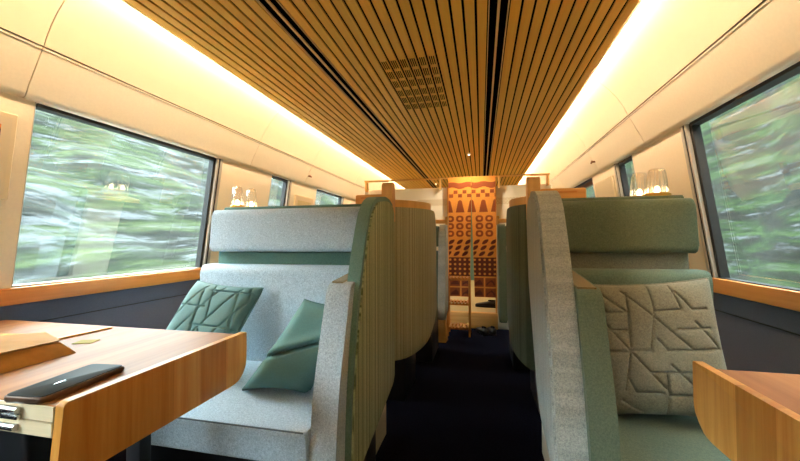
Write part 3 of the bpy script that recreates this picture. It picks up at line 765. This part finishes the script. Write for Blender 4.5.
# ------------------------------------------------------------------ things on the walls
def on_wall(bm_pts, s, d0, d1): return hexa([wp(s, y, z, d) for d in (d1, d0) for (y, z) in bm_pts])
def picture(label, s, ya, yb, za, zb, art):
    t = thing('framed_picture', label, 'picture', wp(s, (ya+yb)/2, za, -.01))
    r = lambda i: [(ya+i, za+i), (yb-i, za+i), (yb-i, zb-i), (ya+i, zb-i)]
    mk('frame', bev(on_wall(r(0), s, -.016, -.001), .003, 1), m_pframe, t); mk('mat_board', on_wall(r(.018), s, -.018, -.0165), m_mat, t)
    if art: mk('print', on_wall(r(.05), s, -.0195, -.0182), art, t)
tt = NT('dark_pink_print'); vv = tt.coords((1, 1, 1)); ff = tt.noise(vv, 14, 3)
tt.l(tt.ramp(ff, [(.40, srgb(30, 22, 34)), (.50, srgb(150, 40, 90)), (.58, srgb(40, 24, 40)), (.66, srgb(226, 130, 60))]), tt.b.inputs['Base Color'])
picture('pale framed picture with dark pink print beside the left window', -1, .72, 1.035, 1.265, 1.60, tt.m)
m_notice = plain('sand_notice', srgb(206, 190, 140), .7, noise=.05, nscale=60)
picture('small framed sand-coloured notice between the far left windows', -1, 3.22, 3.60, 1.28, 1.555, m_notice)
picture('small framed cream notice between the far right windows', 1, 3.10, 3.54, 1.28, 1.60, m_mat)
for s, yy, lb in ((-1, 3.38, 'small bronze coat hook high on the left wall'), (1, 3.34, 'small bronze coat hook high on the right wall')):
    z = 1.765; xw = CX+s*1.342
    o = mk('coat_hook', merge(tube([(xw+s*.012, yy, z), (xw-s*.02, yy, z-.004)], .008, 10), tube([(xw-s*.018, yy, z-.006), (xw-s*.026, yy, z-.004)], .015, 14)), m_hookm); tag(o, lb, 'hook', 'coat hooks')

# ------------------------------------------------------------------ the bank of undergrowth outside
def streak(name, stops, white, seed, k_, fz=1.0):
    t = NT(name); t.b.inputs['Roughness'].default_value = .9; t.b.inputs['Specular IOR Level'].default_value = .1
    v = t.coords((1, .10, 1.25)); mp = v.node; mp.inputs['Location'].default_value = (seed, seed*2, seed)
    f = t.noise(v, 2.6*fz, 5, .62); col = t.ramp(f, stops)
    v2 = t.coords((1, .05, 1.6)); v2.node.inputs['Location'].default_value = (seed+5, seed, 3)
    g = t.noise(v2, 9.0*fz, 5, .8); k = t.ramp(g, [(.34, (.30, .32, .30, 1)), (.66, (1.9, 1.9, 1.9, 1))])
    col = t.mix(col, k, .9, 'MULTIPLY')
    v3 = t.coords((1, .14, 1.3)); v3.node.inputs['Location'].default_value = (seed*3, 1, seed)
    h = t.noise(v3, 3.4*fz, 7, .78); w = t.ramp(h, [(white, (0, 0, 0, 1)), (white+.10, (1, 1, 1, 1))])  # white patches: sky glimpses and glare painted into the leaf colour
    col = t.mix(col, (.62, .64, .66, 1), w); col = t.mix(col, (k_, k_, k_, 1), 1.0, 'MULTIPLY')
    t.l(col, t.b.inputs['Base Color']); return t.m
mL = streak('streaked_leaves', [(.32, srgb(56, 60, 54)), (.42, srgb(100, 100, 88)), (.50, srgb(104, 116, 90)), (.58, srgb(134, 152, 100)), (.68, srgb(166, 170, 148))], .52, 1.3, .095)
mR = streak('streaked_leaves_shade', [(.32, srgb(46, 50, 38)), (.42, srgb(82, 76, 58)), (.50, srgb(78, 100, 58)), (.58, srgb(108, 140, 72)), (.68, srgb(142, 156, 124))], .56, 4.1, .088, 2.2)
from mathutils import noise as mn
for s, mt, lb in ((-1, mL, 'pale green leafy bank rushing past outside the left windows'), (1, mR, 'green leafy bank rushing past outside the right windows')):
    bm = bmesh.new(); g = []
    ny, nr = 150, 30
    for j in range(nr+1):
        r = j/nr; row = []
        for i in range(ny+1):
            y = -20+50*i/ny
            xx, z = (3.0+6.4*r, -1.4+5.7*r**1.1) if s < 0 else (2.6+3.0*r**1.1, -1.4+8.5*r**1.2)
            k = mn.noise(Vector((y*.35, r*4, s*7)))*.5+mn.noise(Vector((y*.9, r*9, s*3)))*.22
            row.append(bm.verts.new((CX+s*(xx-k*.8), y, z+k*.5)))
        g.append(row)
    for j in range(nr):
        for i in range(ny): bm.faces.new((g[j][i], g[j][i+1], g[j+1][i+1], g[j+1][i]))
    o = mk('leafy_bank', bm, mt, None, 80); tag(o, lb, 'foliage', None, 'stuff')
